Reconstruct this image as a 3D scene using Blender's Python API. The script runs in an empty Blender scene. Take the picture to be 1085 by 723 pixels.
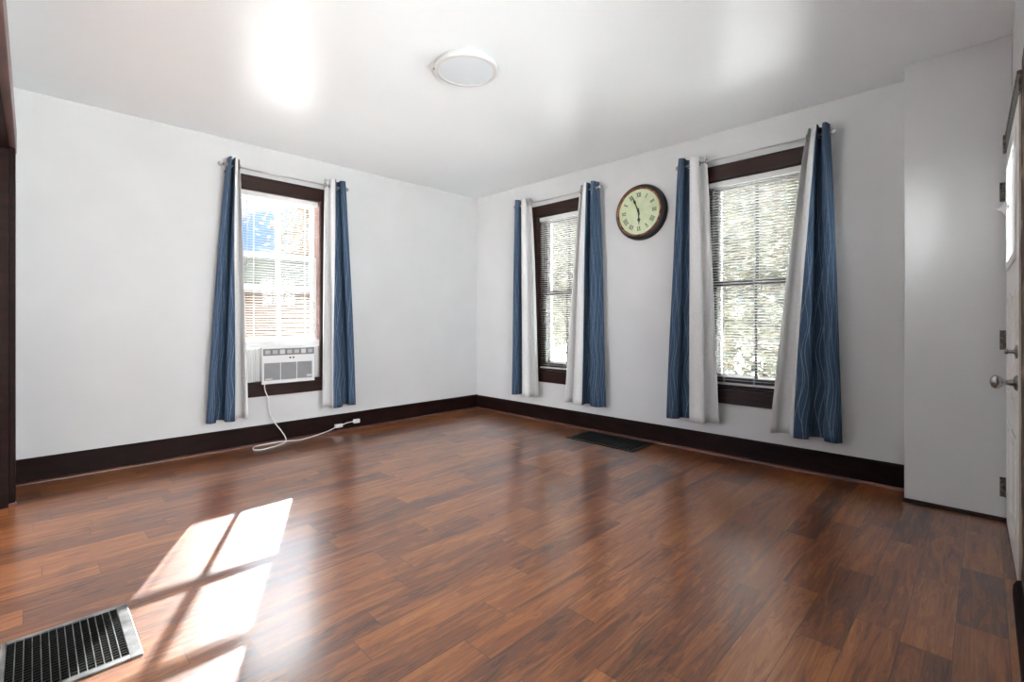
import bpy, bmesh, math, random
from mathutils import Vector
random.seed(7)
PI = math.pi
sc = bpy.context.scene
COL = sc.collection

# ------------------------------------------------------------------ camera, sky, sun, exposure
CAM = (-3.756, -4.321, 1.03)
YAW = 44.8
cam = bpy.data.objects.new('camera', bpy.data.cameras.new('camera'))
COL.objects.link(cam)
cam.location = CAM
cam.rotation_euler = (PI/2, 0, math.radians(YAW - 90))
cam.data.sensor_width = 36
cam.data.lens = 505/1085*36
cam.data.shift_y = -20.5/1085
cam.data.clip_start = 0.02
sc.camera = cam

EXPOSURE = 1.32
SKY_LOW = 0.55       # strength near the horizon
SKY_HIGH = 19.0      # overhead sky boosted, out of view, to light the room
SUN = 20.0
SKY_BACK = 6.5      # unseen sky boost opposite the sun, added as room fill
sc.view_settings.view_transform = 'Standard'
sc.view_settings.look = 'None'
sc.view_settings.exposure = EXPOSURE
sc.view_settings.gamma = 1
sc.view_settings.use_curve_mapping = False

def srgb(r, g, b):
    f = lambda c: (c/255/12.92) if c/255 <= 0.04045 else ((c/255+0.055)/1.055)**2.4
    return (f(r), f(g), f(b), 1)

w = bpy.data.worlds.new('sky'); sc.world = w
w.use_nodes = True
nt = w.node_tree; nt.nodes.clear()
def N(t, kind, **kw):
    n = t.nodes.new(kind)
    for k, v in kw.items():
        if k in n.inputs: n.inputs[k].default_value = v
        else: setattr(n, k, v)
    return n
tc = N(nt, 'ShaderNodeTexCoord')
nz = N(nt, 'ShaderNodeTexNoise', Scale=9.0, Detail=5.0, Roughness=0.55)
mp = N(nt, 'ShaderNodeMapping'); mp.inputs['Scale'].default_value = (1, 1, 2.6)
nt.links.new(tc.outputs['Generated'], mp.inputs[0]); nt.links.new(mp.outputs[0], nz.inputs['Vector'])
cr = N(nt, 'ShaderNodeValToRGB')
cr.color_ramp.elements[0].position = .50; cr.color_ramp.elements[0].color = srgb(148, 186, 240)
cr.color_ramp.elements[1].position = .62; cr.color_ramp.elements[1].color = (.95, .96, 1, 1)
nt.links.new(nz.outputs[0], cr.inputs[0])
sx = N(nt, 'ShaderNodeSeparateXYZ'); nt.links.new(tc.outputs['Generated'], sx.inputs[0])
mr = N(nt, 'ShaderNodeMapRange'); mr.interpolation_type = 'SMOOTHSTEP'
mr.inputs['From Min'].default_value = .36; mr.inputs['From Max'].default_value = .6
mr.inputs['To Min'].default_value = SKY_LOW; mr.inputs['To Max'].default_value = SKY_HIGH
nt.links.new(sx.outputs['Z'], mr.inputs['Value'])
bg = N(nt, 'ShaderNodeBackground'); wo = N(nt, 'ShaderNodeOutputWorld')
mxw = N(nt, 'ShaderNodeMix'); mxw.data_type = 'RGBA'
mrc = N(nt, 'ShaderNodeMapRange'); mrc.inputs['From Min'].default_value = .3; mrc.inputs['From Max'].default_value = .55
nt.links.new(sx.outputs['Z'], mrc.inputs['Value']); nt.links.new(mrc.outputs[0], mxw.inputs[0])
nt.links.new(cr.outputs[0], mxw.inputs[6]); mxw.inputs[7].default_value = (.95, .975, 1, 1)
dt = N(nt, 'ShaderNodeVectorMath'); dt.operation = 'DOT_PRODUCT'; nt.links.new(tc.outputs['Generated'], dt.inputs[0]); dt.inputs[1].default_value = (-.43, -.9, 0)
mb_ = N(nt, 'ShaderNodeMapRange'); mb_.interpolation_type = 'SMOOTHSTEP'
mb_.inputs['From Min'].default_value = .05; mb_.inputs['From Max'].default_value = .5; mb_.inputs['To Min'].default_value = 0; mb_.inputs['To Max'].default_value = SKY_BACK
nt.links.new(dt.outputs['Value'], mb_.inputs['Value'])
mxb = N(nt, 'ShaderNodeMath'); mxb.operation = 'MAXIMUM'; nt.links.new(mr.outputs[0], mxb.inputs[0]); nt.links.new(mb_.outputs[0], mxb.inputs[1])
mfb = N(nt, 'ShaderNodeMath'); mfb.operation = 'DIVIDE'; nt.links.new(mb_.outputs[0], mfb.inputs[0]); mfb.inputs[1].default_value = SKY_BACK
mxc = N(nt, 'ShaderNodeMix'); mxc.data_type = 'RGBA'; nt.links.new(mfb.outputs[0], mxc.inputs[0]); nt.links.new(mxw.outputs[2], mxc.inputs[6]); mxc.inputs[7].default_value = (.94, .972, 1, 1)
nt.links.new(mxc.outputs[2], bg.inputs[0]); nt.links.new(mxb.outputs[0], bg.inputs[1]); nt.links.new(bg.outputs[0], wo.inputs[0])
w.cycles.sampling_method = 'AUTOMATIC'

SUNDIR = Vector((-0.481, -1.0, -0.5365*math.hypot(.481, 1)))
sl = bpy.data.lights.new('sun', 'SUN'); sl.energy = SUN; sl.angle = math.radians(.5); sl.color = (1, .97, .95)
so = bpy.data.objects.new('sun', sl); COL.objects.link(so)
so.rotation_euler = SUNDIR.to_track_quat('-Z', 'Y').to_euler(); so.location = (8, 16, 12)

def portal(name, loc, rot, sxx, syy):
    l = bpy.data.lights.new(name, 'AREA'); l.shape = 'RECTANGLE'; l.size = sxx; l.size_y = syy; l.cycles.is_portal = True
    o = bpy.data.objects.new(name, l); COL.objects.link(o); o.location = loc; o.rotation_euler = rot
portal('portal_a', (-2.235, .2, 1.32), (-PI/2, 0, 0), .8, 1.8)
portal('portal_b', (.2, -1.305, 1.32), (0, PI/2, 0), 1.8, .8)
portal('portal_c', (.2, -3.1, 1.32), (0, PI/2, 0), 1.8, .8)
portal('portal_d', (-2.7, -4.62, 1.35), (PI/2, 0, 0), 2.0, 1.8)
portal('portal_e', (-6.75, -1.4, 1.4), (0, -PI/2, 0), 1.7, 1.9)

# ------------------------------------------------------------------ helpers
class MB:
    def __init__(s): s.bm = bmesh.new(); s.uv = None
    def box(s, a, b, fr=None):
        x0, y0, z0 = a; x1, y1, z1 = b
        c = [(x0,y0,z0),(x1,y0,z0),(x1,y1,z0),(x0,y1,z0),(x0,y0,z1),(x1,y0,z1),(x1,y1,z1),(x0,y1,z1)]
        if fr: c = [fr(*p) for p in c]
        v = [s.bm.verts.new(p) for p in c]
        for f in [(0,3,2,1),(4,5,6,7),(0,1,5,4),(1,2,6,5),(2,3,7,6),(3,0,4,7)]: s.bm.faces.new([v[i] for i in f])
        return s
    def prism(s, prof, a, b, fn):
        # prof: list of 2D points, fn(p, t) -> world, extruded t=a..b
        v0 = [s.bm.verts.new(fn(p, a)) for p in prof]; v1 = [s.bm.verts.new(fn(p, b)) for p in prof]
        n = len(prof)
        s.bm.faces.new(v0); s.bm.faces.new(v1[::-1])
        for i in range(n): s.bm.faces.new([v0[i], v0[(i+1) % n], v1[(i+1) % n], v1[i]])
        return s
    def tube(s, pts, r, seg=10, closed=False, radii=None):
        pts = [Vector(p) for p in pts]; n = len(pts); rings = []
        up = Vector((0, 0, 1))
        for i, p in enumerate(pts):
            if closed: d = pts[(i+1) % n] - pts[i-1]
            else: d = pts[min(i+1, n-1)] - pts[max(i-1, 0)]
            d.normalize()
            a = up if abs(d.dot(up)) < .95 else Vector((1, 0, 0))
            e1 = d.cross(a).normalized(); e2 = d.cross(e1).normalized()
            rr = radii[i] if radii else r
            rings.append([s.bm.verts.new(p + e1*rr*math.cos(2*PI*k/seg) + e2*rr*math.sin(2*PI*k/seg)) for k in range(seg)])
        for i in range(n if closed else n-1):
            A, B = rings[i], rings[(i+1) % n]
            for k in range(seg): s.bm.faces.new([A[k], A[(k+1) % seg], B[(k+1) % seg], B[k]])
        if not closed:
            s.bm.faces.new(rings[0][::-1]); s.bm.faces.new(rings[-1])
        return s
    def lathe(s, prof, o, ax, seg=48):
        # prof: list of (radius, height along ax)
        o = Vector(o); ax = Vector(ax).normalized()
        a = Vector((0, 0, 1)) if abs(ax.z) < .9 else Vector((1, 0, 0))
        e1 = ax.cross(a).normalized(); e2 = ax.cross(e1).normalized(); rings = []
        for r, h in prof:
            if r < 1e-6: rings.append([s.bm.verts.new(o + ax*h)])
            else: rings.append([s.bm.verts.new(o + ax*h + e1*r*math.cos(2*PI*k/seg) + e2*r*math.sin(2*PI*k/seg)) for k in range(seg)])
        for A, B in zip(rings, rings[1:]):
            for k in range(seg):
                q = (k+1) % seg
                if len(A) == 1 and len(B) == 1: continue
                if len(A) == 1: s.bm.faces.new([A[0], B[q], B[k]])
                elif len(B) == 1: s.bm.faces.new([A[k], A[q], B[0]])
                else: s.bm.faces.new([A[k], A[q], B[q], B[k]])
        return s
    def build(s, name, mat, parent=None, bevel=0, smooth=False, recalc=True, origin=None):
        off = Vector((0, 0, 0))
        q = parent
        while q is not None: off += q.location; q = q.parent
        loc = Vector(origin) if (origin and parent is None) else Vector((0, 0, 0))
        off = off + loc
        for v in s.bm.verts: v.co -= off
        if recalc: bmesh.ops.recalc_face_normals(s.bm, faces=s.bm.faces[:])
        me = bpy.data.meshes.new(name); s.bm.to_mesh(me); s.bm.free()
        me.materials.append(mat)
        if smooth:
            for p in me.polygons: p.use_smooth = True
            if smooth == 'auto': me.set_sharp_from_angle(angle=math.radians(35))
        o = bpy.data.objects.new(name, me); COL.objects.link(o); o.location = loc
        if parent: o.parent = parent
        if bevel:
            m = o.modifiers.new('bevel', 'BEVEL'); m.width = bevel; m.segments = 2; m.limit_method = 'ANGLE'
        return o

def tag(o, label=None, cat=None, group=None, kind=None):
    if label: o['label'] = label
    if cat: o['category'] = cat
    if group: o['group'] = group
    if kind: o['kind'] = kind
    return o
def thing(name, loc, label, cat, group=None, kind=None):
    o = bpy.data.objects.new(name, None); COL.objects.link(o); o.location = loc; o.empty_display_size = .1
    return tag(o, label, cat, group, kind)
frA = lambda u, n, z: (u, -n, z)       # far left wall (plane y = 0), n points into the room
frB = lambda u, n, z: (-n, -u, z)      # far right wall (plane x = 0), u runs towards the viewer

# ------------------------------------------------------------------ materials
def mat(name, col, rough=.5, metal=0, spec=.5, **kw):
    m = bpy.data.materials.new(name); m.use_nodes = True
    b = m.node_tree.nodes['Principled BSDF']
    b.inputs['Base Color'].default_value = col; b.inputs['Roughness'].default_value = rough
    b.inputs['Metallic'].default_value = metal; b.inputs['Specular IOR Level'].default_value = spec
    for k, v in kw.items(): b.inputs[k.replace('_', ' ')].default_value = v
    return m
def noisy(m, c1, c2, scale=(8, 8, 8), detail=3, bump=0, lo=.3, hi=.7, coord='Object', rlo=None, rhi=None):
    t = m.node_tree; b = t.nodes['Principled BSDF']
    tc = N(t, 'ShaderNodeTexCoord'); mp = N(t, 'ShaderNodeMapping'); mp.inputs['Scale'].default_value = scale
    nz = N(t, 'ShaderNodeTexNoise', Scale=1.0, Detail=detail)
    t.links.new(tc.outputs[coord], mp.inputs[0]); t.links.new(mp.outputs[0], nz.inputs['Vector'])
    cr = N(t, 'ShaderNodeValToRGB'); e = cr.color_ramp.elements
    e[0].position = lo; e[0].color = c1; e[1].position = hi; e[1].color = c2
    t.links.new(nz.outputs[0], cr.inputs[0]); t.links.new(cr.outputs[0], b.inputs['Base Color'])
    if bump:
        bp = N(t, 'ShaderNodeBump', Strength=bump, Distance=.003)
        t.links.new(nz.outputs[0], bp.inputs['Height']); t.links.new(bp.outputs[0], b.inputs['Normal'])
    return m

M = {}
M['wall'] = noisy(mat('wall_paint', srgb(226, 225, 224), .6, spec=.15), srgb(208, 208, 209), srgb(213, 213, 214), (3, 3, 3), 4, .05)
M['ceiling'] = noisy(mat('ceiling_gloss_paint', srgb(232, 232, 231), .30, spec=.5), srgb(240, 244, 247), srgb(243, 247, 250), (1.5, 1.5, 1.5), 2, .04)
M['darkwood'] = noisy(mat('dark_stained_wood', srgb(48, 28, 24), .38, spec=.25), srgb(30, 16, 14), srgb(52, 30, 25), (3, 3, 30), 5, .15)
M['basewood'] = noisy(mat('dark_baseboard_wood', srgb(40, 22, 18), .5, spec=.12), srgb(20, 10, 8), srgb(36, 18, 15), (6, 6, 25), 5, .15)
M['redwood'] = noisy(mat('red_brown_wood', srgb(86, 50, 40), .35), srgb(70, 38, 30), srgb(104, 64, 52), (4, 4, 20), 5, .1)
M['litjamb'] = noisy(mat('lit_jamb', srgb(150, 122, 116), .4), srgb(136, 106, 100), srgb(162, 136, 130), (4, 4, 20), 4, .1)  # first window's dark jamb, with the light on it put into the colour
M['chipped'] = noisy(mat('chipped_brown_paint', srgb(92, 62, 46), .6), srgb(58, 34, 24), srgb(170, 150, 130), (12, 12, 9), 6, .5, .52, .62)
M['whitepaint'] = mat('white_paint', srgb(236, 236, 234), .35)
M['edge'] = noisy(mat('door_edge_paint', srgb(190, 178, 160), .5), srgb(176, 160, 140), srgb(208, 200, 186), (10, 10, 6), 4, .1)
M['whiteplastic'] = mat('white_plastic', srgb(222, 222, 222), .4, spec=.3)
M['slat'] = mat('blind_slat_white', srgb(226, 226, 223), .75, spec=.15)
M['grey'] = mat('grey_plastic', srgb(120, 120, 122), .4)
M['lightgrey'] = mat('light_grey_plastic', srgb(176, 176, 178), .45)
M['palegrey'] = mat('pale_grey_plastic', srgb(204, 204, 204), .5, spec=.3)
M['black'] = mat('black_plastic', srgb(16, 16, 18), .35)
M['darkframe'] = mat('dark_sash_paint', srgb(52, 46, 46), .4)
M['chrome'] = mat('brushed_nickel', srgb(170, 168, 165), .25, 1)
M['darkmetal'] = noisy(mat('tarnished_metal', srgb(110, 106, 98), .38, .9), srgb(60, 58, 54), srgb(140, 134, 124), (60, 60, 60), 3)
M['rod'] = mat('satin_silver', srgb(196, 194, 192), .3, .8)
M['crystal'] = mat('clear_acrylic', (.9, .92, .95, 1), .08, 0, Transmission_Weight=.6)
M['void'] = mat('duct_shade', srgb(6, 6, 6), .9, spec=.05)  # black painted in for the darkness under the grilles
M['grillemetal'] = noisy(mat('galvanised_grille', srgb(150, 150, 150), .33, .85), srgb(74, 74, 74), srgb(140, 140, 140), (14, 14, 14), 4)
M['louvremetal'] = mat('dark_louvre_metal', srgb(52, 50, 48), .4, .7)
M['blackgrille'] = mat('black_grille', srgb(18, 22, 20), .45, spec=.4)
M['copper'] = noisy(mat('aged_copper', srgb(150, 96, 66), .35, .7), srgb(84, 48, 34), srgb(186, 128, 94), (30, 30, 30), 3)
M['clockblack'] = mat('black_clock_case', srgb(24, 22, 22), .35)
M['clockface'] = noisy(mat('pale_green_dial', srgb(196, 206, 170), .45), srgb(186, 200, 160), srgb(208, 214, 184), (12, 12, 12), 3)
M['ink'] = mat('dial_ink', srgb(44, 48, 34), .6)
M['diffuser'] = mat('lamp_diffuser', srgb(214, 220, 225), .45, spec=.3)
M['whitefabric'] = noisy(mat('light_grey_fabric', srgb(214, 212, 212), .9, spec=.1), srgb(206, 205, 206), srgb(222, 221, 220), (300, 300, 60), 2, .1)

def glass_mat(name, tint=(1, 1, 1, 1)):
    m = bpy.data.materials.new(name); m.use_nodes = True; t = m.node_tree; t.nodes.clear()
    tr = N(t, 'ShaderNodeBsdfTransparent'); tr.inputs[0].default_value = tint
    gl = N(t, 'ShaderNodeBsdfGlossy'); gl.inputs['Roughness'].default_value = .02
    fr = N(t, 'ShaderNodeFresnel', IOR=1.45); mx = N(t, 'ShaderNodeMixShader'); o = N(t, 'ShaderNodeOutputMaterial')
    t.links.new(fr.outputs[0], mx.inputs[0]); t.links.new(tr.outputs[0], mx.inputs[1]); t.links.new(gl.outputs[0], mx.inputs[2])
    t.links.new(mx.outputs[0], o.inputs[0]); return m
M['glass'] = glass_mat('window_glass', (.96, .97, .97, 1))

def fabric_blue():
    m = mat('navy_patterned_fabric', srgb(44, 66, 92), .85, spec=.15); t = m.node_tree; b = t.nodes['Principled BSDF']
    uv = N(t, 'ShaderNodeTexCoord'); sp = N(t, 'ShaderNodeSeparateXYZ'); t.links.new(uv.outputs['UV'], sp.inputs[0])
    def math_(op, a, bb=None, c=None):
        n = N(t, 'ShaderNodeMath'); n.operation = op
        for i, v in enumerate((a, bb, c)):
            if v is None: continue
            if isinstance(v, (int, float)): n.inputs[i].default_value = v
            else: t.links.new(v, n.inputs[i])
        return n.outputs[0]
    U, V = sp.outputs[0], sp.outputs[1]
    lines = None
    for amp, fq, ph, off, wd in ((.018, 13, 0, 0, .05), (.022, 9.5, 1.7, .03, .045), (.015, 17, 3.1, .05, .04)):
        s_ = math_('SINE', math_('ADD', math_('MULTIPLY', V, fq), ph))
        u2 = math_('ADD', math_('ADD', U, math_('MULTIPLY', s_, amp)), off)
        fr = math_('FRACT', math_('DIVIDE', u2, .075))
        ln = math_('LESS_THAN', math_('ABSOLUTE', math_('SUBTRACT', fr, .5)), wd/2)
        lines = ln if lines is None else math_('MAXIMUM', lines, ln)
    nz = N(t, 'ShaderNodeTexNoise', Scale=1.0, Detail=3.0); mp = N(t, 'ShaderNodeMapping'); mp.inputs['Scale'].default_value = (500, 30, 1)
    t.links.new(uv.outputs['UV'], mp.inputs[0]); t.links.new(mp.outputs[0], nz.inputs['Vector'])
    cr = N(t, 'ShaderNodeValToRGB'); e = cr.color_ramp.elements
    e[0].position = .3; e[0].color = srgb(44, 62, 84); e[1].position = .7; e[1].color = srgb(70, 90, 114)
    t.links.new(nz.outputs[0], cr.inputs[0])
    mx = N(t, 'ShaderNodeMix'); mx.data_type = 'RGBA'
    t.links.new(math_('MULTIPLY', lines, .38), mx.inputs[0]); t.links.new(cr.outputs[0], mx.inputs[6]); mx.inputs[7].default_value = srgb(168, 184, 200)
    t.links.new(mx.outputs[2], b.inputs['Base Color'])
    return m
M['bluefabric'] = fabric_blue()

def floor_mat():
    m = mat('laminate_planks', srgb(110, 60, 40), .22, spec=.35, Coat_Weight=1.0, Coat_Roughness=.21, Coat_IOR=1.5); t = m.node_tree; b = t.nodes['Principled BSDF']
    def math_(op, *a):
        n = N(t, 'ShaderNodeMath'); n.operation = op
        for i, v in enumerate(a):
            if isinstance(v, (int, float)): n.inputs[i].default_value = v
            else: t.links.new(v, n.inputs[i])
        return n.outputs[0]
    tc = N(t, 'ShaderNodeTexCoord'); sp = N(t, 'ShaderNodeSeparateXYZ'); t.links.new(tc.outputs['Object'], sp.inputs[0])
    X, Y = sp.outputs[0], sp.outputs[1]
    W = .125
    row = math_('FLOOR', math_('DIVIDE', Y, W))
    def wn(*v):
        c = N(t, 'ShaderNodeCombineXYZ')
        for i, q in enumerate(v):
            if isinstance(q, (int, float)): c.inputs[i].default_value = q
            else: t.links.new(q, c.inputs[i])
        n = N(t, 'ShaderNodeTexWhiteNoise'); n.noise_dimensions = '3D'; t.links.new(c.outputs[0], n.inputs['Vector']); return n
    r1 = wn(row, 3.3, 0).outputs['Value']; r2 = wn(row, 9.1, 4).outputs['Value']
    L = math_('ADD', .5, math_('MULTIPLY', r2, .35))
    xs = math_('DIVIDE', math_('ADD', X, math_('MULTIPLY', r1, 3.0)), L)
    col = math_('FLOOR', xs)
    pid = wn(row, col, 1.7)
    fx = math_('FRACT', xs); fy = math_('FRACT', math_('DIVIDE', Y, W))
    ex = math_('MULTIPLY', math_('MINIMUM', fx, math_('SUBTRACT', 1.0, fx)), L)
    ey = math_('MULTIPLY', math_('MINIMUM', fy, math_('SUBTRACT', 1.0, fy)), W)
    gap = math_('LESS_THAN', math_('MINIMUM', ex, ey), .0013)
    # grain coordinates: long in x, shifted per plank
    cv = N(t, 'ShaderNodeCombineXYZ')
    sc_ = N(t, 'ShaderNodeVectorMath'); sc_.operation = 'SCALE'; sc_.inputs['Scale'].default_value = 37.0
    t.links.new(pid.outputs['Color'], sc_.inputs[0])
    t.links.new(math_('MULTIPLY', X, 1.7), cv.inputs[0]); t.links.new(math_('MULTIPLY', Y, 13.0), cv.inputs[1])
    ad = N(t, 'ShaderNodeVectorMath'); ad.operation = 'ADD'; t.links.new(cv.outputs[0], ad.inputs[0]); t.links.new(sc_.outputs[0], ad.inputs[1])
    n1 = N(t, 'ShaderNodeTexNoise', Scale=1.6, Detail=6.0, Roughness=.62, Distortion=1.1); t.links.new(ad.outputs[0], n1.inputs['Vector'])
    # swirling figure
    ring = math_('SINE', math_('MULTIPLY', n1.outputs[0], 46.0))
    cv2 = N(t, 'ShaderNodeCombineXYZ'); t.links.new(math_('MULTIPLY', X, 6.0), cv2.inputs[0]); t.links.new(math_('MULTIPLY', Y, 150.0), cv2.inputs[1])
    ad2 = N(t, 'ShaderNodeVectorMath'); ad2.operation = 'ADD'; t.links.new(cv2.outputs[0], ad2.inputs[0]); t.links.new(sc_.outputs[0], ad2.inputs[1])
    n2 = N(t, 'ShaderNodeTexNoise', Scale=1.0, Detail=4.0, Roughness=.6); t.links.new(ad2.outputs[0], n2.inputs['Vector'])
    v = math_('ADD', math_('ADD', .035, math_('MULTIPLY', pid.outputs['Value'], .23)), math_('MULTIPLY', n1.outputs[0], .80))
    v = math_('ADD', v, math_('MULTIPLY', ring, .045)); v = math_('ADD', v, math_('MULTIPLY', math_('SUBTRACT', n2.outputs[0], .5), .42))
    cr = N(t, 'ShaderNodeValToRGB'); e = cr.color_ramp.elements
    e[0].position = .18; e[0].color = srgb(58, 31, 19); e[1].position = .95; e[1].color = srgb(184, 122, 68)
    for p, c in ((.36, srgb(80, 44, 25)), (.5, srgb(116, 66, 34)), (.66, srgb(146, 88, 45))):
        q = e.new(p); q.color = c
    t.links.new(v, cr.inputs[0])
    mx = N(t, 'ShaderNodeMix'); mx.data_type = 'RGBA'; t.links.new(math_('MULTIPLY', gap, .6), mx.inputs[0]); t.links.new(cr.outputs[0], mx.inputs[6]); mx.inputs[7].default_value = srgb(30, 16, 12)
    t.links.new(mx.outputs[2], b.inputs['Base Color'])
    t.links.new(math_('ADD', .27, math_('MULTIPLY', n2.outputs[0], .12)), b.inputs['Roughness'])
    bp = N(t, 'ShaderNodeBump', Strength=.12, Distance=.0015)
    t.links.new(math_('SUBTRACT', math_('MULTIPLY', n2.outputs[0], .5), gap), bp.inputs['Height']); t.links.new(bp.outputs[0], b.inputs['Normal'])
    return m
M['floor'] = floor_mat()

def leaf_mat(name, c1, c2):
    m = bpy.data.materials.new(name); m.use_nodes = True; t = m.node_tree; b = t.nodes['Principled BSDF']; o = t.nodes['Material Output']
    tc = N(t, 'ShaderNodeTexCoord'); nz = N(t, 'ShaderNodeTexNoise', Scale=2.2, Detail=3.0); t.links.new(tc.outputs['Object'], nz.inputs['Vector'])
    cr = N(t, 'ShaderNodeValToRGB'); e = cr.color_ramp.elements; e[0].position = .35; e[0].color = c1; e[1].position = .65; e[1].color = c2
    t.links.new(nz.outputs[0], cr.inputs[0]); t.links.new(cr.outputs[0], b.inputs['Base Color']); b.inputs['Roughness'].default_value = .6
    tl = N(t, 'ShaderNodeBsdfTranslucent'); t.links.new(cr.outputs[0], tl.inputs[0])
    mx = N(t, 'ShaderNodeMixShader'); mx.inputs[0].default_value = .35
    t.links.new(b.outputs[0], mx.inputs[1]); t.links.new(tl.outputs[0], mx.inputs[2]); t.links.new(mx.outputs[0], o.inputs[0]); return m

# ------------------------------------------------------------------ the room shell
H = 2.5; XL = -3.85; YN = -4.42; T = .14
W1 = (-2.575, -1.895); W2 = (.972, 1.655); W3 = (2.755, 3.445)     # u-ranges of the openings
ZB, ZT = .525, 2.135
def struct(name, mb, m, label, **kw):
    o = mb.build(name, m, **kw); return tag(o, label, name.split('_')[0] if not name.startswith('baseboard') else 'baseboard', kind='structure')

fl = MB(); fl.box((XL-.14, YN-T, -.12), (T, T, 0))
struct('floor', fl, M['floor'], 'glossy reddish brown wood plank floor of the room')
ce = MB(); ce.box((XL-.14, YN-T, H), (T, T, H+.12))
struct('ceiling', ce, M['ceiling'], 'glossy white painted ceiling reflecting the windows')
def wall_open(mb, fr, u0, u1, opens, zt=H):
    # opens: list of (ua, ub, zb, zt)
    cur = u0
    for a, b, zb, z1 in opens:
        mb.box((cur, -T, 0), (a, 0, zt), fr)
        if zb > 0: mb.box((a, -T, 0), (b, 0, zb), fr)
        mb.box((a, -T, z1), (b, 0, zt), fr)
        cur = b
    mb.box((cur, -T, 0), (u1, 0, zt), fr)
wa = MB(); wall_open(wa, frA, XL, 0, [(W1[0], W1[1], ZB, ZT)])
struct('wall_left', wa, M['wall'], 'plain light grey wall holding the window with the air conditioner')
wb = MB(); wall_open(wb, frB, -T, -YN, [(W2[0], W2[1], ZB, ZT), (W3[0], W3[1], ZB, ZT)])
struct('wall_right', wb, M['wall'], 'plain light grey wall holding two windows and the round clock')
wc = MB(); wc.box((-.227, YN, 0), (0, -3.99, H))
struct('wall_corner', wc, M['wall'], 'boxed out light grey wall section beside the white door', bevel=.004)
frD = lambda u, n, z: (XL+n, -u, z)       # wall on the viewer's left, u = -y
wd = MB(); wall_open(wd, frD, -T, -YN+T, [(.47, 2.45, 0, 2.0)])
struct('wall_near_left', wd, M['wall'], 'light grey wall with the wide dark framed opening at the left edge')
frE = lambda u, n, z: (u, YN+n, z)
we = MB(); wall_open(we, frE, XL, 0, [(-3.65, -1.75, .5, 2.2), (-1.115, -.245, 0, 1.90)])
struct('wall_near_right', we, M['wall'], 'light grey wall around the white door at the right edge')

# adjoining room beyond the cased opening; its unseen window gap is added for daylight
ad = MB()
ad.box((-6.6, -3.2, -.12), (XL-T, .6, 0))
struct('floor_hall', ad, M['floor'], 'plank floor of the adjoining room beyond the opening')
ad = MB(); ad.box((-6.6, -3.2, H), (XL-T, .6, H+.12))
struct('ceiling_hall', ad, M['wall'], 'ceiling of the adjoining room beyond the opening')
ad = MB(); ad.box((-6.6, .46, 0), (XL-T, .6, H)); ad.box((-6.6, -3.2, 0), (XL-T, -3.06, H))
ad.box((-6.6, -3.06, 0), (-6.46, -2.2, H)); ad.box((-6.6, -.6, 0), (-6.46, .46, H)); ad.box((-6.6, -2.2, 0), (-6.46, -.6, .5)); ad.box((-6.6, -2.2, 2.2), (-6.46, -.6, H))
struct('wall_hall', ad, M['wall'], 'walls of the adjoining room beyond the opening')

# baseboards with quarter round
def baseboard(mb, q, fr, a, b, h=.16):
    prof = [(0, 0), (.019, 0), (.019, h-.012), (.012, h), (0, h)]
    mb.prism(prof, a, b, lambda p, t: fr(t, p[0], p[1]))
    qp = [(.019, 0)] + [(.019+.016*math.sin(k*PI/8), .016*math.cos(k*PI/8)) for k in range(4, -1, -1)]
    q.prism(qp, a, b, lambda p, t: fr(t, p[0], p[1]))
mb, q = MB(), MB(); baseboard(mb, q, frA, XL, 0)
struct('baseboard_left', mb, M['basewood'], 'tall dark brown baseboard under the air conditioner window')
struct('trim_1', q, M['redwood'], 'thin red brown shoe moulding along the left baseboard')
mb, q = MB(), MB(); baseboard(mb, q, frB, 0.0, 3.99, .155)
struct('baseboard_right', mb, M['basewood'], 'tall dark brown baseboard under the two right windows')
struct('trim_2', q, M['redwood'], 'thin red brown shoe moulding along the right baseboard')
mb = MB(); mb.prism([(.227, 0), (.243, 0), (.241, .012), (.235, .018), (.227, .02)], 3.985, -YN, lambda p, t: frB(t, p[0], p[1]))
struct('trim_3', mb, M['darkwood'], 'thin dark moulding at the foot of the boxed out wall')
mb = MB(); mb.prism([(0, 0), (.026, 0), (.024, .03), (.015, .05), (0, .055)], -XL, 1.13, lambda p, t: frE(-t, p[0], p[1]))
struct('trim_4', mb, M['basewood'], 'dark rounded moulding on the floor beside the white door')

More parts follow.
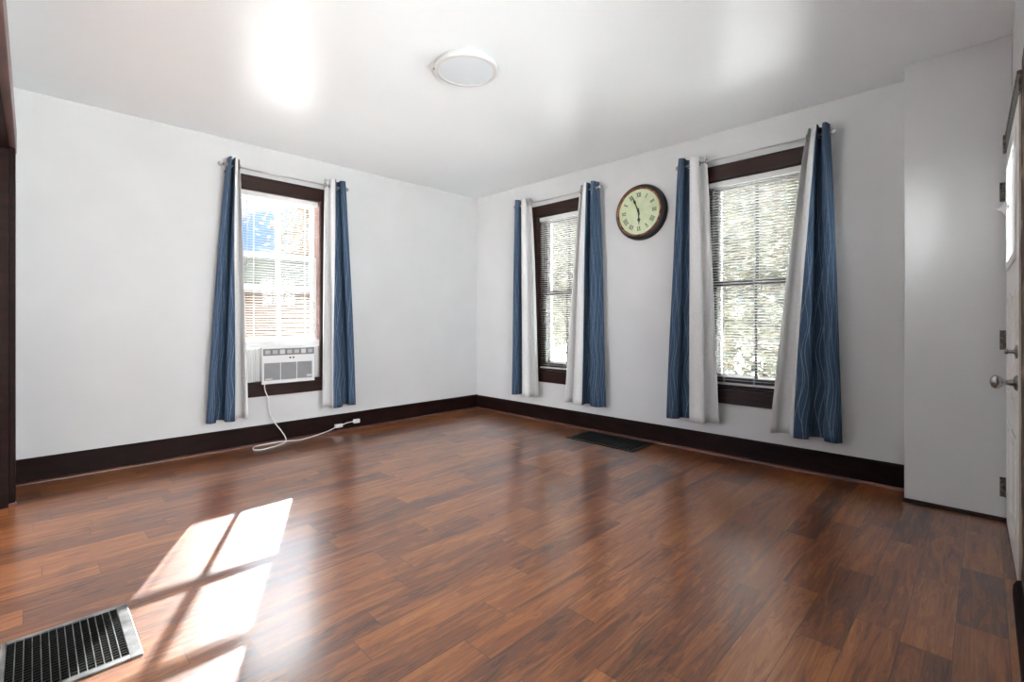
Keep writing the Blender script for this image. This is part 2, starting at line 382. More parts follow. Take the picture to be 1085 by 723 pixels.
# ------------------------------------------------------------------ windows
def window(idx, fr, w, sash_mat, lower_lift, label):
    u0, u1 = w; c = (u0+u1)/2
    root = thing('window_%d' % idx, fr(c, 0, ZB), label, 'window', kind='structure')
    m = MB()                                       # casing: two sides and a head with a cap
    m.box((u0-.095, 0, ZB-.005), (u0+.004, .02, ZT-.012), fr); m.box((u1-.004, 0, ZB-.005), (u1+.095, .02, ZT-.012), fr)
    m.box((u0-.095, 0, ZT-.012), (u1+.095, .022, 2.232), fr)
    m.box((u0-.1, 0, 2.226), (u1+.1, .028, 2.238), fr); m.box((u0-.004, .0, ZT-.012), (u1+.004, .026, ZT+.0), fr)
    m.build('casing', M['darkwood'], root, bevel=.003)
    m = MB(); m.box((u0-.085, -.05, ZB-.028), (u1+.085, .036, ZB), fr); m.build('stool', M['darkwood'], root, bevel=.006)
    m = MB(); m.box((u0-.08, 0, .402), (u1+.08, .018, ZB-.028), fr); m.build('apron', M['darkwood'], root, bevel=.003)
    m = MB()
    m.box((u0, -T, ZB), (u0+.012, 0, ZT), fr); m.box((u1-.012, -T, ZB), (u1, 0, ZT), fr); m.box((u0, -T, ZT-.012), (u1, 0, ZT), fr)
    m.box((u0, -T-.02, ZB-.03), (u1, -.05, ZB+.012), fr)
    m.build('jamb', M['litjamb'] if idx == 1 else M['darkwood'], root)
    a, b = u0+.012, u1-.012
    def sash(name, n0, n1, z0, z1, bot, top):
        s = MB(); st = .042
        s.box((a, n0, z0), (a+st, n1, z1), fr); s.box((b-st, n0, z0), (b, n1, z1), fr)
        s.box((a+st, n0, z0), (b-st, n1, z0+bot), fr); s.box((a+st, n0, z1-top), (b-st, n1, z1), fr)
        s.box((c-.010, n0+.003, z0+bot), (c+.010, n1-.003, z1-top), fr)
        o = s.build(name, sash_mat, root, bevel=.002)
        g = MB(); nn = (n0+n1)/2; g.box((a+st-.004, nn-.0015, z0+bot-.004), (b-st+.004, nn+.0015, z1-top+.004), fr)
        g.build('glass_pane', M['glass'], o)
    mid = 1.325
    sash('upper_sash', -.125, -.095, mid-.018, ZT-.012, .036, .05)
    sash('lower_sash', -.09, -.06, ZB+.012+lower_lift, mid+.018+lower_lift, .06, .036)
    s = MB(); e = .012                                # white storm frame outside
    for p, q in (((u0+e, -.165, ZB+.0), (u0+.062, -.142, ZT)), ((u1-.062, -.165, ZB), (u1-e, -.142, ZT)), ((u0+e, -.165, ZB), (u1-e, -.142, ZB+.085)), ((u0+e, -.165, ZT-.05), (u1-e, -.142, ZT)), ((u0+e, -.162, mid-.015), (u1-e, -.145, mid+.015))):
        s.box(p, q, fr)
    if idx != 1: s.build('storm_frame', M['whitepaint'], root)
    else: s.bm.free()
    s = MB()                                         # outside casing
    s.box((u0-.1, -T-.025, ZB-.05), (u0, -T, ZT+.1), fr); s.box((u1, -T-.025, ZB-.05), (u1+.1, -T, ZT+.1), fr)
    s.box((u0, -T-.025, ZT), (u1, -T, ZT+.1), fr)
    s.build('outer_casing', M['whitepaint'], root)
    return root
window(1, frA, W1, M['whitepaint'], .274, 'dark framed window with white sashes and an air conditioner in its lower part')
window(2, frB, W2, M['darkframe'], 0, 'narrow dark framed window between the room corner and the clock')
window(3, frB, W3, M['darkframe'], 0, 'dark framed window between the clock and the white door')
# added window behind the viewer's right shoulder, unseen, lets in fill daylight
rw = thing('window_4', (-2.6, YN, .6), 'unseen white framed window added beside the viewer for fill daylight', 'window', kind='structure')
s = MB()
for p, q_ in (((-3.65, -.1, .5), (-3.59, -.05, 2.2)), ((-1.81, -.1, .5), (-1.75, -.05, 2.2)), ((-3.59, -.1, .5), (-1.81, -.05, .56)), ((-3.59, -.1, 2.14), (-1.81, -.05, 2.2)), ((-2.72, -.1, .56), (-2.68, -.05, 2.14))): s.box(p, q_, frE)
s.build('frame', M['whitepaint'], rw)
s = MB(); s.box((-3.59, -.08, .56), (-1.81, -.076, 2.14), frE); s.build('glass_pane', M['glass'], rw)

# ------------------------------------------------------------------ blinds
def blind(fr, w, zbot, tilt, label, wand_u):
    u0, u1 = w[0]+.018, w[1]-.018; c = (u0+u1)/2; ztop = ZT-.014
    root = thing('window_blind', fr(c, -.03, zbot), label, 'window blind', 'white horizontal blinds in the windows')
    nc = -.028
    m = MB(); m.box((u0, nc-.014, ztop-.042), (u1, nc+.014, ztop), fr); m.build('headrail', M['whiteplastic'], root, bevel=.002)
    m = MB(); z = ztop-.055; a = math.radians(tilt); hw = .0125; t_ = .0005
    zs = []
    while z > zbot+.02:
        zs.append(z); rows = []
        for k in range(5):
            x = -1+k*.5; cr_ = .0009*(1-x*x)
            n = nc + x*hw*math.cos(a) - cr_*math.sin(a); zz = z + x*hw*math.sin(a) + cr_*math.cos(a)
            rows.append([m.bm.verts.new(fr(u, n, zz)) for u in (u0+.003, u1-.003)])
        for A, B in zip(rows, rows[1:]): m.bm.faces.new([A[0], A[1], B[1], B[0]])
        z -= .0212
    o = m.build('slats', M['slat'], root, smooth=True, recalc=False)
    sd = o.modifiers.new('thick', 'SOLIDIFY'); sd.thickness = .0005
    m = MB(); m.box((u0+.003, nc-.012, zbot), (u1-.003, nc+.012, zbot+.014), fr); m.build('bottom_rail', M['whiteplastic'], root, bevel=.002)
    for u in (u0+.11, c, u1-.11):
        m = MB(); m.box((u-.0012, nc+.0118, zbot+.01), (u+.0012, nc+.0128, ztop-.04), fr); m.box((u-.0012, nc-.0128, zbot+.01), (u+.0012, nc-.0118, ztop-.04), fr)
        m.build('ladder_cord', M['whiteplastic'], root)
    m = MB(); m.tube([fr(wand_u, nc+.018, ztop-.03), fr(wand_u, nc+.022, ztop-.06), fr(wand_u, nc+.024, ztop-.62)], .003, 8); m.build('wand', M['palegrey'], root, smooth=True)
    return root
blind(frA, W1, .870, -10, 'raised white blind hanging above the air conditioner', W1[0]+.07)
blind(frB, W2, .545, 17, 'white blind in the narrow window nearest the room corner', W2[0]+.07)
blind(frB, W3, .545, 17, 'white blind in the window nearest the white door', W3[0]+.055)

# ------------------------------------------------------------------ curtains and rods
RN = .1
def rod(fr, u0, u1, label):
    z = 2.262
    r = thing('curtain_rod', fr((u0+u1)/2, RN, z), label, 'curtain rod', 'thin silver curtain rods over the windows')
    m = MB(); m.tube([fr(u0, RN, z), fr(u1, RN, z)], .0065, 12); m.build('rod', M['rod'], r, smooth=True)
    for s, u in ((-1, u0), (1, u1)):
        ax = Vector(fr(s, 0, 0)) - Vector(fr(0, 0, 0))
        m = MB(); m.lathe([(0, -.004), (.011, -.004), (.011, .006), (.008, .010), (.0, .012)], fr(u, RN, z), ax, 20); m.build('end_cap', M['darkmetal'], r, smooth='auto')
        m = MB(); m.lathe([(0, .010), (.013, .012), (.019, .022), (.019, .030), (.012, .040), (0, .041)], fr(u, RN, z), ax, 8); m.build('finial', M['crystal'], r)
        ub = u - s*.055
        m = MB(); m.box((ub-.009, 0, z-.03), (ub+.009, .004, z+.03), fr); m.tube([fr(ub, .003, z-.012), fr(ub, RN-.02, z-.012), fr(ub, RN-.005, z-.014)], .004, 8)
        m.tube([fr(ub, RN+.011*math.cos(t), z+.011*math.sin(t)-.0) for t in [PI+k*PI/8 for k in range(9)]], .0025, 6)
        m.build('bracket', M['rod'], r)
    return r
rod(frA, -2.70, -1.715, 'silver curtain rod above the air conditioner window')
rod(frB, .765, 1.800, 'silver curtain rod above the narrow middle window')
rod(frB, 2.595, 3.595, 'silver curtain rod above the window nearest the door')

def curtain(fr, top, bot, blue, folds, phase, label, seed):
    # top/bot = (u outer edge, u inner edge); blue = share of the width, from the outer edge
    rnd = random.Random(seed)
    zt, zb = 2.322, .252
    root = thing('curtain', fr((bot[0]+bot[1])/2, RN, zb), label, 'curtain', 'two tone blue and white curtains')
    nt_, nz_ = 96, 40
    wob = [rnd.uniform(-.35, .35) for _ in range(6)]
    def P(t, k):
        s = k/nz_; z = zt + (zb-zt)*s
        e = s**.8
        uo = top[0]+(bot[0]-top[0])*e; ui = top[1]+(bot[1]-top[1])*e
        th = 2*PI*folds*(t-1) + phase + .5*math.sin(2.2*s+wob[0])*s + wob[1]*math.sin(PI*t)*math.sin(3*s+wob[3]*5)*1.5
        amp = .044 + .012*s + .004*math.sin(7*s+wob[2]*9)
        n = .1 + amp*math.sin(th)
        if s > .97: z += .004*math.sin(th*.5)
        sw = (ui-uo)
        du = -.36*sw/(folds)*.5*math.sin(2*th)*.75
        return fr(uo+sw*t+du*min(1, 4*min(t, 1-t)), n, z), z
    full = 1.05
    def strip(name, t0, t1, m_):
        m = MB(); uvl = m.bm.loops.layers.uv.new('UVMap')
        n = max(10, int(nt_*(t1-t0))); g = []
        for k in range(nz_+1):
            g.append([(m.bm.verts.new(P(t0+(t1-t0)*i/n, k)[0]), (t0+(t1-t0)*i/n)*full, P(0, k)[1]) for i in range(n+1)])
        for k in range(nz_):
            for i in range(n):
                q = [g[k][i], g[k][i+1], g[k+1][i+1], g[k+1][i]]
                f = m.bm.faces.new([v[0] for v in q])
                for lp, v in zip(f.loops, q): lp[uvl].uv = (v[1], v[2])
        o = m.build(name, m_, root, smooth=True)
        sd = o.modifiers.new('cloth', 'SOLIDIFY'); sd.thickness = .002; sd.offset = 0
        return o
    strip('blue_fabric', 0, blue, M['bluefabric']); strip('white_fabric', blue, 1, M['whitefabric'])
    # eyelets where the cloth crosses the rod line
    prev = None
    for i in range(1, 200):
        t = i/200; z = 2.262; s = (zt-z)/(zt-zb)
        p, _ = P(t, s*nz_); d = Vector(p) - Vector(fr(0, RN, 0)); nn = (Vector(p)-Vector(fr(0, 0, 0))).dot(Vector(fr(0, 1, 0))-Vector(fr(0, 0, 0))) - RN
        if prev is not None and prev*nn < 0:
            cpt = Vector(p); ua = Vector(fr(1, 0, 0))-Vector(fr(0, 0, 0)); na = Vector(fr(0, 1, 0))-Vector(fr(0, 0, 0)); up = Vector((0, 0, 1))
            u_only = cpt.dot(ua)
            c0 = Vector(fr(0, RN, 2.262)) + ua*(u_only - Vector(fr(0, RN, 2.262)).dot(ua))
            m = MB(); m.tube([c0 + (na*math.cos(a)+up*math.sin(a))*.0195 + ua*.0 for a in [k*PI/10 for k in range(20)]], .0032, 8, closed=True)
            m.build('eyelet', M['chrome'], root, smooth=True)
        prev = nn
    return root
curtain(frA, (-2.672, -2.592), (-2.822, -2.538), .60, 2.1, .3, 'blue and white curtain panel left of the air conditioner window, furthest left in the room', 1)
curtain(frA, (-1.703, -1.895), (-1.605, -1.93), .64, 2.1, .2, 'blue and white curtain panel right of the air conditioner window', 2)
curtain(frB, (.765, .955), (.728, 1.072), .30, 2.0, .2, 'blue and white curtain panel left of the narrow middle window, nearest the room corner', 3)
curtain(frB, (1.792, 1.612), (1.868, 1.44), .58, 2.2, .2, 'blue and white curtain panel between the narrow middle window and the clock', 4)
curtain(frB, (2.583, 2.795), (2.484, 2.905), .44, 2.0, .1, 'blue and white curtain panel just right of the round clock', 5)
curtain(frB, (3.600, 3.485), (3.672, 3.255), .60, 2.1, .3, 'blue and white curtain panel right of the last window, nearest the white door', 6)

# ------------------------------------------------------------------ air conditioner
AU0, AU1, AZ0, AZ1 = -2.405, -1.972, .532, .815
ac = thing('air_conditioner', frA(-2.19, 0, ZB), 'white window air conditioner with grey control strip and louvred front', 'air conditioner')
FN = .055
m = MB(); m.box((AU0, -.36, AZ0), (AU1, FN-.02, AZ1), frA); m.build('body', M['whiteplastic'], ac, bevel=.008)
m = MB()
m.box((AU0-.004, FN-.018, .503), (AU1+.004, FN-.004, AZ1+.003), frA)
m.build('front_cover', M['whiteplastic'], ac, bevel=.006)
m = MB(); m.box((AU0+.006, FN-.006, .744), (AU1-.004, FN+.001, .801), frA); ctl = m.build('control_strip', M['grey'], ac, bevel=.002)
bw = (AU1-AU0-.02)/7
for k in range(7):
    a = AU0+.013+k*bw
    m = MB(); m.box((a+.006, FN, .757 - (.003 if k in (2, 5) else 0)), (a+bw-.012, FN+.004, .788+(.004 if k in (2, 5) else 0)), frA); m.build('button', M['lightgrey'] if k not in (2, 5) else M['palegrey'], ctl, bevel=.003)
m = MB(); m.box((-2.188, FN-.005, .714), (-2.174, FN-.001, .727), frA); m.box((-2.160, FN-.005, .714), (-2.147, FN-.001, .727), frA)
m.build('indicator', M['black'], ac)
gw = (AU1-AU0-.028)/3
for k in range(3):
    a = AU0+.010+k*gw+.004; b = a+gw-.008
    m = MB(); m.box((a, FN-.006, .534), (b, FN-.003, .680), frA)
    g = m.build('grille', M['grey'], ac)
    m = MB()
    z = .538
    while z < .675:
        m.prism([(-.003, 0), (.0025, .001), (.0025, .004), (-.003, .003)], a+.001, b-.001, lambda p, t, z=z: frA(t, FN+p[0], z+p[1])); z += .0088
    m.build('louvres', M['lightgrey'], g)
m = MB(); m.box((AU1-.07, FN+.003, .546), (AU1-.026, FN+.0045, .565), frA); m.build('badge', M['palegrey'], ac)
m = MB(); m.box((AU0+.02, FN+.003, .540), (AU0+.075, FN+.0045, .552), frA); m.build('sticker', M['palegrey'], ac)
# white filler boards around the unit, with pleated side panels
for a, b in ((W1[0]+.001, AU0+.004), (AU1-.004, W1[1]-.001)):
    m = MB(); n_ = max(3, int((b-a-.02)/.016)); st = (b-a-.02)/n_
    prof = []
    for k in range(n_): prof += [(a+.01+st*k, -.012), (a+.01+st*(k+.5), -.003)]
    prof += [(b-.01, -.012)]
    m.prism(prof + [(b, -.012), (b, -.03), (a, -.03), (a, -.012)], ZB+.002, .805, lambda p, t: frA(p[0], p[1], t))
    m.build('side_panel', M['whiteplastic'], ac)
m = MB(); m.box((W1[0]+.001, -.03, .812), (W1[1]-.001, -.002, .866), frA); m.build('top_board', M['whiteplastic'], ac, bevel=.003)
# cord
def smoothpath(pts, sub=8):
    P_ = [Vector(p) for p in pts]; out = []
    for i in range(len(P_)-1):
        p0, p1, p2, p3 = P_[max(i-1, 0)], P_[i], P_[i+1], P_[min(i+2, len(P_)-1)]
        for k in range(sub):
            t = k/sub
            out.append(.5*((2*p1)+(-p0+p2)*t+(2*p0-5*p1+4*p2-p3)*t*t+(-p0+3*p1-3*p2+p3)*t**3))
    out.append(P_[-1]); return out
cord = [(-2.385, -.045, .515), (-2.390, -.056, .49), (-2.385, -.060, .45), (-2.362, -.062, .38), (-2.357, -.062, .29), (-2.325, -.065, .20), (-2.262, -.075, .10), (-2.232, -.085, .04), (-2.245, -.11, .008),
        (-2.34, -.17, .005), (-2.455, -.205, .005), (-2.505, -.165, .005), (-2.47, -.075, .005), (-2.37, -.05, .005), (-2.26, -.06, .0075), (-2.19, -.075, .005), (-2.12, -.10, .005), (-2.02, -.075, .005), (-1.93, -.055, .012), (-1.83, -.045, .03), (-1.765, -.04, .05)]
m = MB(); m.tube(smoothpath(cord), .0042, 8); m.build('power_cord', M['whiteplastic'], ac, smooth=True)
m = MB(); m.box((-1.775, -.055, .042), (-1.705, -.022, .075), None); m.build('cord_switch_box', M['whiteplastic'], ac, bevel=.006)
m = MB(); m.tube(smoothpath([(-1.708, -.038, .06), (-1.66, -.035, .072), (-1.62, -.033, .074), (-1.585, -.032, .076)]), .0042, 8); m.build('plug_lead', M['whiteplastic'], ac, smooth=True)
m = MB(); m.box((-1.59, -.05, .058), (-1.53, -.021, .094), None); m.build('plug', M['whiteplastic'], ac, bevel=.005)

# ------------------------------------------------------------------ clock
ck = thing('wall_clock', (0, -2.19, 1.98), 'round wall clock with black case, copper rim and pale green dial', 'clock')
CY, CZ = -2.197, 1.98; IN = Vector((-1, 0, 0))
def disc(m, prof, z0=0): m.lathe(prof, (0, CY, CZ), IN, 72)
m = MB(); disc(m, [(0, 0), (.23, 0), (.24, .008), (.241, .034), (.234, .052), (.212, .066), (.200, .066), (.200, .055), (0, .055)]); m.build('case', M['clockblack'], ck, smooth='auto')
m = MB(); disc(m, [(.200, .060), (.2115, .064), (.2125, .072), (.208, .077), (.203, .077), (.196, .071), (.194, .062), (.200, .060)]); m.build('rim', M['copper'], ck, smooth='auto')
m = MB(); disc(m, [(0, .056), (.199, .056), (.199, .063), (0, .063)]); dial = m.build('dial', M['clockface'], ck, smooth='auto')
# numerals: strokes in dial plane; right on the dial = -Y
def dp(x, y, h=.0476): return (-h-.016, CY - x, CZ + y)
def stroke(m, x0, y0, x1, y1, wd, h0=.0470, h1=.0482):
    d = Vector((x1-x0, y1-y0)); d.normalize(); nx, ny = -d.y*wd/2, d.x*wd/2
    pts = [(x0+nx, y0+ny), (x1+nx, y1+ny), (x1-nx, y1-ny), (x0-nx, y0-ny)]
    m.prism(pts, h0, h1, lambda p, t: dp(p[0], p[1], t))
NUM = ['XII', 'I', 'II', 'III', 'IIII', 'V', 'VI', 'VII', 'VIII', 'IX', 'X', 'XI']
for i, s in enumerate(NUM):
    m = MB(); ang = -i*PI/6; cx, cy = .146*math.sin(-ang), .146*math.cos(ang)
    wds = {'I': .011, 'V': .022, 'X': .022}; tot = sum(wds[c] for c in s); x = -tot/2; hh = .017
    def R(px, py, ang=ang, cx=cx, cy=cy): return (cx + px*math.cos(ang) - py*math.sin(ang), cy + px*math.sin(ang) + py*math.cos(ang))
    for c in s:
        wc_ = wds[c]; xc = x + wc_/2
        if c == 'I': segs = [(xc, -hh, xc, hh, .0055)]
        elif c == 'V': segs = [(xc-.008, hh, xc, -hh, .0055), (xc+.008, hh, xc, -hh, .003)]
        else: segs = [(xc-.008, hh, xc+.008, -hh, .0055), (xc+.008, hh, xc-.008, -hh, .003)]
        for a in segs: stroke(m, *R(a[0], a[1]), *R(a[2], a[3]), a[4])
        x += wc_
    for yy in (-hh, hh): stroke(m, *R(-tot/2, yy), *R(tot/2, yy), .0022)
    m.build('numeral', M['ink'], dial)
def hand(name, deg, L_, wd, h):
    m = MB(); a = math.radians(deg); d = (math.sin(a), math.cos(a)); pr = (d[1], -d[0])
    prof = [(-.03, wd*.4), (0, wd*.5), (L_*.45, wd*.35), (L_*.62, wd*1.25), (L_*.74, wd*.4), (L_, 0)]
    pts = [(d[0]*l+pr[0]*q, d[1]*l+pr[1]*q) for l, q in prof] + [(d[0]*l-pr[0]*q, d[1]*l-pr[1]*q) for l, q in prof[-2::-1]]
    m.prism(pts, h, h+.0015, lambda p, t: dp(p[0], p[1], t)); m.build(name, M['ink'], ck)
hand('hour_hand', 178, .115, .013, .051); hand('minute_hand', -22.5, .155, .010, .054)
m = MB(); disc(m, [(0, .067), (.008, .067), (.008, .077), (0, .078)]); m.build('hub', M['ink'], ck, smooth='auto')

# ------------------------------------------------------------------ ceiling light
LX, LY = -2.005, -2.215
cl = thing('ceiling_light', (LX, LY, H), 'flat round white flush ceiling lamp, switched off', 'ceiling lamp')
DN = (0, 0, -1)
m = MB(); m.lathe([(0, 0), (.165, 0), (.168, .018), (.15, .02), (0, .02)], (LX, LY, H), DN, 64); m.build('base_plate', M['palegrey'], cl, smooth='auto')
m = MB(); m.lathe([(.150, .012), (.176, .014), (.181, .022), (.181, .034), (.176, .041), (.158, .043), (.154, .038), (.150, .012)], (LX, LY, H), DN, 64); m.build('rim', M['palegrey'], cl, smooth='auto')
m = MB(); m.lathe([(0, .02), (.156, .02), (.156, .040), (.12, .043), (.06, .0445), (0, .045)], (LX, LY, H), DN, 64); m.build('diffuser', M['diffuser'], cl, smooth='auto')
m = MB(); m.tube([(LX-.12, LY+.115, H-.012), (LX-.135, LY+.13, H-.028)], .004, 8); m.build('screw', M['black'], cl)

# ------------------------------------------------------------------ floor registers
rg = thing('floor_register', (-3.67, -2.29, 0), 'large galvanised return air grille in the floor at the near left', 'floor register')
X0, X1, Y0, Y1 = -3.825, -3.513, -2.475, -2.103
m = MB()
e = .032
for a, b in (((X0, Y0, .0), (X0+.012, Y1, .007)), ((X1-e, Y0, 0), (X1, Y1, .007)), ((X0+.012, Y0, 0), (X1-e, Y0+.022, .007)), ((X0+.012, Y1-.016, 0), (X1-e, Y1, .007))): m.box(a, b)
m.build('frame', M['grillemetal'], rg, bevel=.002)
m = MB(); m.box((X0+.01, Y0+.02, .0004), (X1-e+.002, Y1-.014, .001)); m.build('dark_sheet', M['void'], rg)  # black sheet on the floor stands in for the unlit duct
m = MB(); nb = 14; xa, xb = X0+.012, X1-e
for k in range(1, nb): x = xa+(xb-xa)*k/nb; m.box((x-.0011, Y0+.02, .001), (x+.0011, Y1-.015, .0065))
m.build('bars', M['grillemetal'], rg)
m = MB(); y = Y0+.03
while y < Y1-.022:
    m.box((xa, y-.0008, .001), (xb, y+.0008, .004)); y += .0155
m.build('louvres', M['louvremetal'], rg)
rg = thing('floor_register', (-.24, -2.01, 0), 'black floor register by the baseboard below the clock', 'floor register')
X0, X1, Y0, Y1 = -.422, -.062, -2.345, -1.68
m = MB()
for a, b in (((X0, Y0, .0), (X0+.03, Y1, .006)), ((X1-.03, Y0, 0), (X1, Y1, .006)), ((X0+.03, Y0, 0), (X1-.03, Y0+.03, .006)), ((X0+.03, Y1-.03, 0), (X1-.03, Y1, .006))): m.box(a, b)
m.build('frame', M['blackgrille'], rg, bevel=.002)
m = MB(); m.box((X0+.028, Y0+.028, .0004), (X1-.028, Y1-.028, .001)); m.build('dark_sheet', M['void'], rg)  # same black sheet in place of the shade below
m = MB()
for k in range(1, 16): x = X0+.03+(X1-X0-.06)*k/16; m.box((x-.003, Y0+.029, .001), (x+.003, Y1-.029, .005))
for k in range(1, 14): y = Y0+.03+(Y1-Y0-.06)*k/14; m.box((X0+.029, y-.003, .001), (X1-.029, y+.003, .0045))
m.build('grille', M['blackgrille'], rg)

# ------------------------------------------------------------------ cased opening on the near left wall
d2 = thing('door_2', (XL, -1.46, 0), 'dark wood cased opening at the left edge', 'doorway', kind='structure')
m = MB(); m.box((.35, 0, 0), (.475, .028, 2.0), frD); m.box((2.445, 0, 0), (2.57, .028, 2.0), frD); m.build('casing', M['basewood'], d2, bevel=.004)
m = MB(); m.box((.345, 0, 2.0), (2.575, .032, 2.13), frD); m.build('head_casing', M['redwood'], d2, bevel=.004)
m = MB(); m.box((.47, -T-.01, 0), (.485, .002, 2.0), frD); m.box((2.435, -T-.01, 0), (2.45, .002, 2.0), frD); m.box((.485, -T-.01, 1.985), (2.435, .002, 2.0), frD); m.build('jamb', M['basewood'], d2)
m = MB(); m.box((.34, 0, 0), (.48, .036, .02), frD); m.build('shoe', M['redwood'], d2, bevel=.003)

# ------------------------------------------------------------------ white entry door
DX0, DX1, DZ = -1.108, -.25, 1.895
d1 = thing('door_1', (-.68, YN, 0), 'white entry door with glass and round knob at the right edge', 'door', kind='structure')
# face plane slightly proud of the wall at the latch side: swing 1 degree ajar
def frF(u, n, z):          # u measured from hinge towards latch, n into the room
    return (DX1 - u, -4.398 - u*.0163 + n, z)
WD = DX1-DX0
GZ0, GZ1, GU0, GU1 = 1.30, 1.79, .14, WD-.14
m = MB()
m.box((0, -.04, .008), (GU0, 0, DZ), frF); m.box((GU1, -.04, .008), (WD-.002, 0, DZ), frF)
m.box((GU0, -.04, GZ1), (GU1, 0, DZ), frF); m.box((GU0, -.04, .008), (GU1, 0, GZ0), frF)
slab = m.build('slab', M['whitepaint'], d1)
m = MB(); m.box((WD-.002, -.04, .008), (WD, .0, DZ), frF); m.build('latch_edge', M['edge'], slab)
m = MB()
for a, b, c_, d_ in ((GU0-.02, GU0+.015, GZ0-.02, GZ1+.02), (GU1-.015, GU1+.02, GZ0-.02, GZ1+.02), (GU0+.015, GU1-.015, GZ0-.02, GZ0+.015), (GU0+.015, GU1-.015, GZ1-.015, GZ1+.02)):
    m.box((a, -.001, c_), (b, .008, d_), frF)
for k in (1, 2):
    u = GU0+(GU1-GU0)*k/3; m.box((u-.008, -.02, GZ0), (u+.008, .004, GZ1), frF)
m.build('lite_frame', M['whitepaint'], slab, bevel=.003)
m = MB(); m.box((GU0, -.024, GZ0), (GU1, -.02, GZ1), frF); m.build('glass_pane', M['glass'], slab)
for a, b in ((.13, .385), (.475, WD-.13)):
    for z0, z1 in ((.17, .56), (.68, 1.16)):
        m = MB()
        m.box((a, -.001, z0), (a+.022, .006, z1), frF); m.box((b-.022, -.001, z0), (b, .006, z1), frF)
        m.box((a+.022, -.001, z0), (b-.022, .006, z0+.022), frF); m.box((a+.022, -.001, z1-.022), (b-.022, .006, z1), frF)
        m.box((a+.05, -.001, z0+.05), (b-.05, .004, z1-.05), frF)
        m.build('panel_moulding', M['whitepaint'], slab, bevel=.004)
def lat(name, prof, u, z, mt, seg=28):
    o = Vector(frF(u, 0, z)); ax = Vector(frF(u, 1, z)) - o; m = MB(); m.lathe(prof, o, ax, seg); return m.build(name, mt, d1, smooth='auto')
KU = WD-.062
lat('knob', [(0, 0), (.031, 0), (.031, .004), (.024, .010), (.013, .013), (.010, .030), (.012, .038), (.021, .046), (.0265, .056), (.0265, .064), (.021, .072), (.010, .077), (0, .078)], KU, .79, M['chrome'])
lat('deadbolt', [(0, 0), (.027, 0), (.027, .006), (.010, .010), (.007, .012), (.007, .026), (.010, .028), (.010, .036), (0, .037)], KU, .912, M['chrome'])
m = MB(); m.box((WD-.001, -.034, .755), (WD+.0015, -.006, .815), frF); m.box((WD-.001, -.034, .885), (WD+.0015, -.006, .94), frF); m.build('latch_plate', M['darkmetal'], d1)
for z0 in (1.648, .885, .127):
    m = MB(); m.tube([(-.234, -4.398, z0), (-.234, -4.398, z0+.1)], .005, 10); m.box((-.2305, -4.398, z0), (-.227, -4.374, z0+.1))
    m.build('hinge', M['darkmetal'], d1, bevel=.001)
m = MB(); u_ = .42                                     # faceted hook on the glass
o_ = Vector(frF(.30, .0, 1.56)); ax = Vector(frF(.30, 1, 1.56)) - o_
m.lathe([(0, -.004), (.024, -.002), (.040, .012), (.016, .026), (.006, .04), (0, .06)], o_, ax, 6); m.build('hook', M['whiteplastic'], d1)
m = MB()
m.box((-.004, -.06, 1.90), (WD, .002, 1.975), frF); m.box((-.004, -.06, 1.975), (WD, .006, 1.99), frF)
m.build('head_casing', M['darkmetal'], d1, bevel=.003)
m = MB(); m.box((-1.42, -.0, 0), (-1.112, .001, 2.02), frE); m.box((-1.130, -.10, 0), (-1.112, .002, 1.90), frE); m.build('casing', M['chipped'], d1, bevel=.002)
m = MB(); m.box((-.258, -4.41, 1.895), (-.228, -4.385, 1.985)); m.build('corner_bracket', M['darkmetal'], d1, bevel=.002)
m = MB(); m.box((-1.11, -T, .0), (-.25, -.0, .008), frE); m.build('threshold', M['darkwood'], d1)

# ------------------------------------------------------------------ outdoors
GZ = -.6
m = MB(); m.box((-6.9, -7.5, H+.12), (T+.02, T+.02, 5.6)); m.box((-6.9, -7.8, 5.6), (T+.35, T+.35, 5.75))  # unseen mass added over the room to block sky light
tag(m.build('sky_block', M['whitepaint']), 'unseen block added above the room to keep sky light off the garage', 'building', kind='structure')
M['grass'] = noisy(mat('pale_ground', srgb(160, 156, 150), .9, spec=.1), srgb(176, 176, 172), srgb(202, 201, 198), (1.5, 1.5, 1.5), 5)
gm = MB(); gm.box((-40, -40, GZ-.1), (60, 60, GZ)); tag(gm.build('ground', M['grass']), 'pale dry ground outside the windows', 'ground', kind='structure')
M['siding'] = noisy(mat('tan_siding', srgb(176, 150, 128), .9, spec=.05), srgb(54, 44, 37), srgb(70, 58, 49), (1, 1, 12), 2)
M['roofing'] = noisy(mat('dark_shingles', srgb(168, 166, 160), .95, spec=.03), srgb(26, 28, 25), srgb(38, 38, 34), (4, 4, 4), 4)
M['eave'] = mat('dark_eave', srgb(40, 36, 32), .7)
gr = thing('garage', (2.8, 13.4, GZ), 'low brown garage with shingled roof seen through the air conditioner window', 'building')
gx0, gx1, gy0, gy1, ez = -3.4, 9.0, 12.0, 14.8, 2.02
m = MB(); z = GZ
m.box((gx0, gy0, GZ), (gx1, gy1, ez-.05))
while z < ez-.1:
    m.prism([(0, 0), (.03, 0), (.005, .17), (0, .17)], gx0, gx1, lambda p, t, z=z: (t, gy0-p[0], z+p[1])); z += .17
m.build('siding', M['siding'], gr)
m = MB(); m.prism([(gy0-.35, ez-.06), (gy0-.35, ez+.06), ((gy0+gy1)/2, ez+1.25), (gy1+.35, ez+.06), (gy1+.35, ez-.06)], gx0-.3, gx1+.3, lambda p, t: (t, p[0], p[1])); m.build('roof', M['roofing'], gr)
m = MB(); m.box((gx0-.3, gy0-.42, ez-.10), (gx1+.3, gy0-.35, ez+.05)); m.build('gutter', M['eave'], gr)

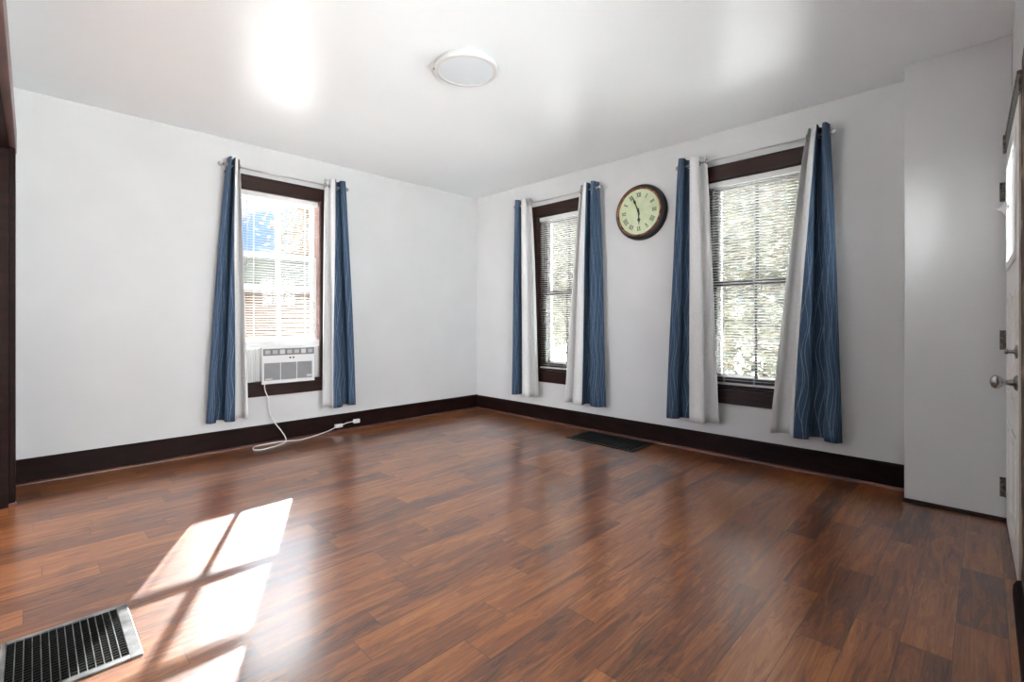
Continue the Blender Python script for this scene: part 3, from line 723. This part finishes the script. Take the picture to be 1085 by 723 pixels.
M['bark'] = noisy(mat('bark', srgb(96, 84, 72), .9, spec=.1), srgb(74, 64, 54), srgb(124, 112, 98), (6, 6, 2), 5, .4)
LEAF = [leaf_mat('leaf_green', srgb(44, 50, 40), srgb(76, 80, 66)), leaf_mat('leaf_olive', srgb(56, 57, 46), srgb(102, 98, 78)), leaf_mat('leaf_autumn', srgb(54, 44, 34), srgb(84, 70, 54)), leaf_mat('leaf_yellow', srgb(92, 100, 46), srgb(140, 140, 70)), leaf_mat('leaf_pale', srgb(50, 55, 42), srgb(74, 80, 62))]
def tree(x, y, h, r, leaf, n, label, seed, base=.25, lsz=.11, trunk=True, name='tree', grp=None):
    rn = random.Random(seed)
    t = thing(name, (x, y, GZ), label, 'shrub' if not trunk else 'tree', grp)
    if trunk:
        m = MB()
        m.tube([(x, y, GZ), (x+.05, y, GZ+h*.3), (x+rn.uniform(-.2, .2), y+rn.uniform(-.2, .2), GZ+h*.6), (x+rn.uniform(-.3, .3), y+rn.uniform(-.3, .3), GZ+h*.9)], .1, 10, radii=[.2, .15, .09, .03])
        for k in range(9):
            a = rn.uniform(0, 2*PI); zz = GZ+h*rn.uniform(.25, .7); l = r*rn.uniform(.5, .9)
            m.tube([(x, y, zz), (x+.5*l*math.cos(a), y+.5*l*math.sin(a), zz+.35*l), (x+l*math.cos(a), y+l*math.sin(a), zz+.6*l)], .04, 6, radii=[.06, .035, .012])
        m.build('trunk', M['bark'], t, smooth=True)
    m = MB(); cl_ = []
    zc = GZ+h*(base+1)/2; hz = h*(1-base)/2
    for k in range(40):
        while True:
            p = Vector((rn.uniform(-1, 1), rn.uniform(-1, 1), rn.uniform(-1, 1)))
            if p.length < 1: break
        cl_.append((Vector((x+p.x*r*.85, y+p.y*r*.85, zc+p.z*hz*.9)), r*rn.uniform(.22, .38)))
    for k in range(n):
        c_, rr = cl_[rn.randrange(len(cl_))]
        p = c_ + Vector((rn.gauss(0, 1), rn.gauss(0, 1), rn.gauss(0, .8)))*rr*.6
        if p.z < GZ+.03: p.z = GZ+.05
        a = Vector((rn.gauss(0, 1), rn.gauss(0, 1), rn.gauss(0, 1))).normalized(); b = a.cross(Vector((rn.gauss(0, 1), rn.gauss(0, 1), rn.gauss(0, 1)))).normalized()
        s_ = lsz*rn.uniform(.6, 1.2)
        m.bm.faces.new([m.bm.verts.new(p+q) for q in (a*s_, b*s_*.5, -a*s_, -b*s_*.5)])
    m.build('foliage', leaf, t, recalc=False)
    return t
tree(7.4, 19.6, 8.2, 3.0, LEAF[2], 6000, 'brownish leafy tree behind the garage, upper right of the air conditioner window', 11, .12, .16)
tree(0.6, 18.4, 4.6, 1.9, LEAF[4], 2500, 'small pale green tree just behind the garage roof', 14, .2, .12)
tree(-2.2, 10.0, 1.9, .7, LEAF[3], 1500, 'yellow green shrub in front of the garage wall', 12, .0, .07, False, 'shrub')
for i, (x, y, h, r, k, lb) in enumerate([
    (6.8, 3.5, 6.0, 1.6, 1, 'olive green tree outside the narrow middle window'),
    (10.6, 8.6, 8.0, 2.2, 0, 'tall green tree beyond the narrow middle window'),
    (7.0, -1.2, 6.2, 1.8, 1, 'olive tree right outside the window nearest the door'),
    (7.4, -6.2, 6.0, 1.8, 1, 'olive tree far to the right outside the last window'),
    (13., 1.9, 8.5, 2.6, 0, 'tall distant green tree in the gap between two nearer trees'),
    (14., -4.9, 8.5, 2.6, 0, 'tall distant green tree at the right of the last window')]):
    tree(x, y, h, r, LEAF[k], 9000, lb, 20+i, .03, .10, grp=None)
for x, y, h, r_, lb in ((5.0, -.5, 1.5, .62, 'low shrub outside the window nearest the door, left one of the row'), (5.0, -2.3, 1.4, .62, 'low shrub outside the window nearest the door, middle of the row'),
                    (4.9, -4.1, 1.5, .62, 'low shrub outside the window nearest the door, right one of the row')):
    tree(x, y, h, r_, LEAF[0], 1600, lb, int(x*10-y*7), .0, .06, False, 'shrub')
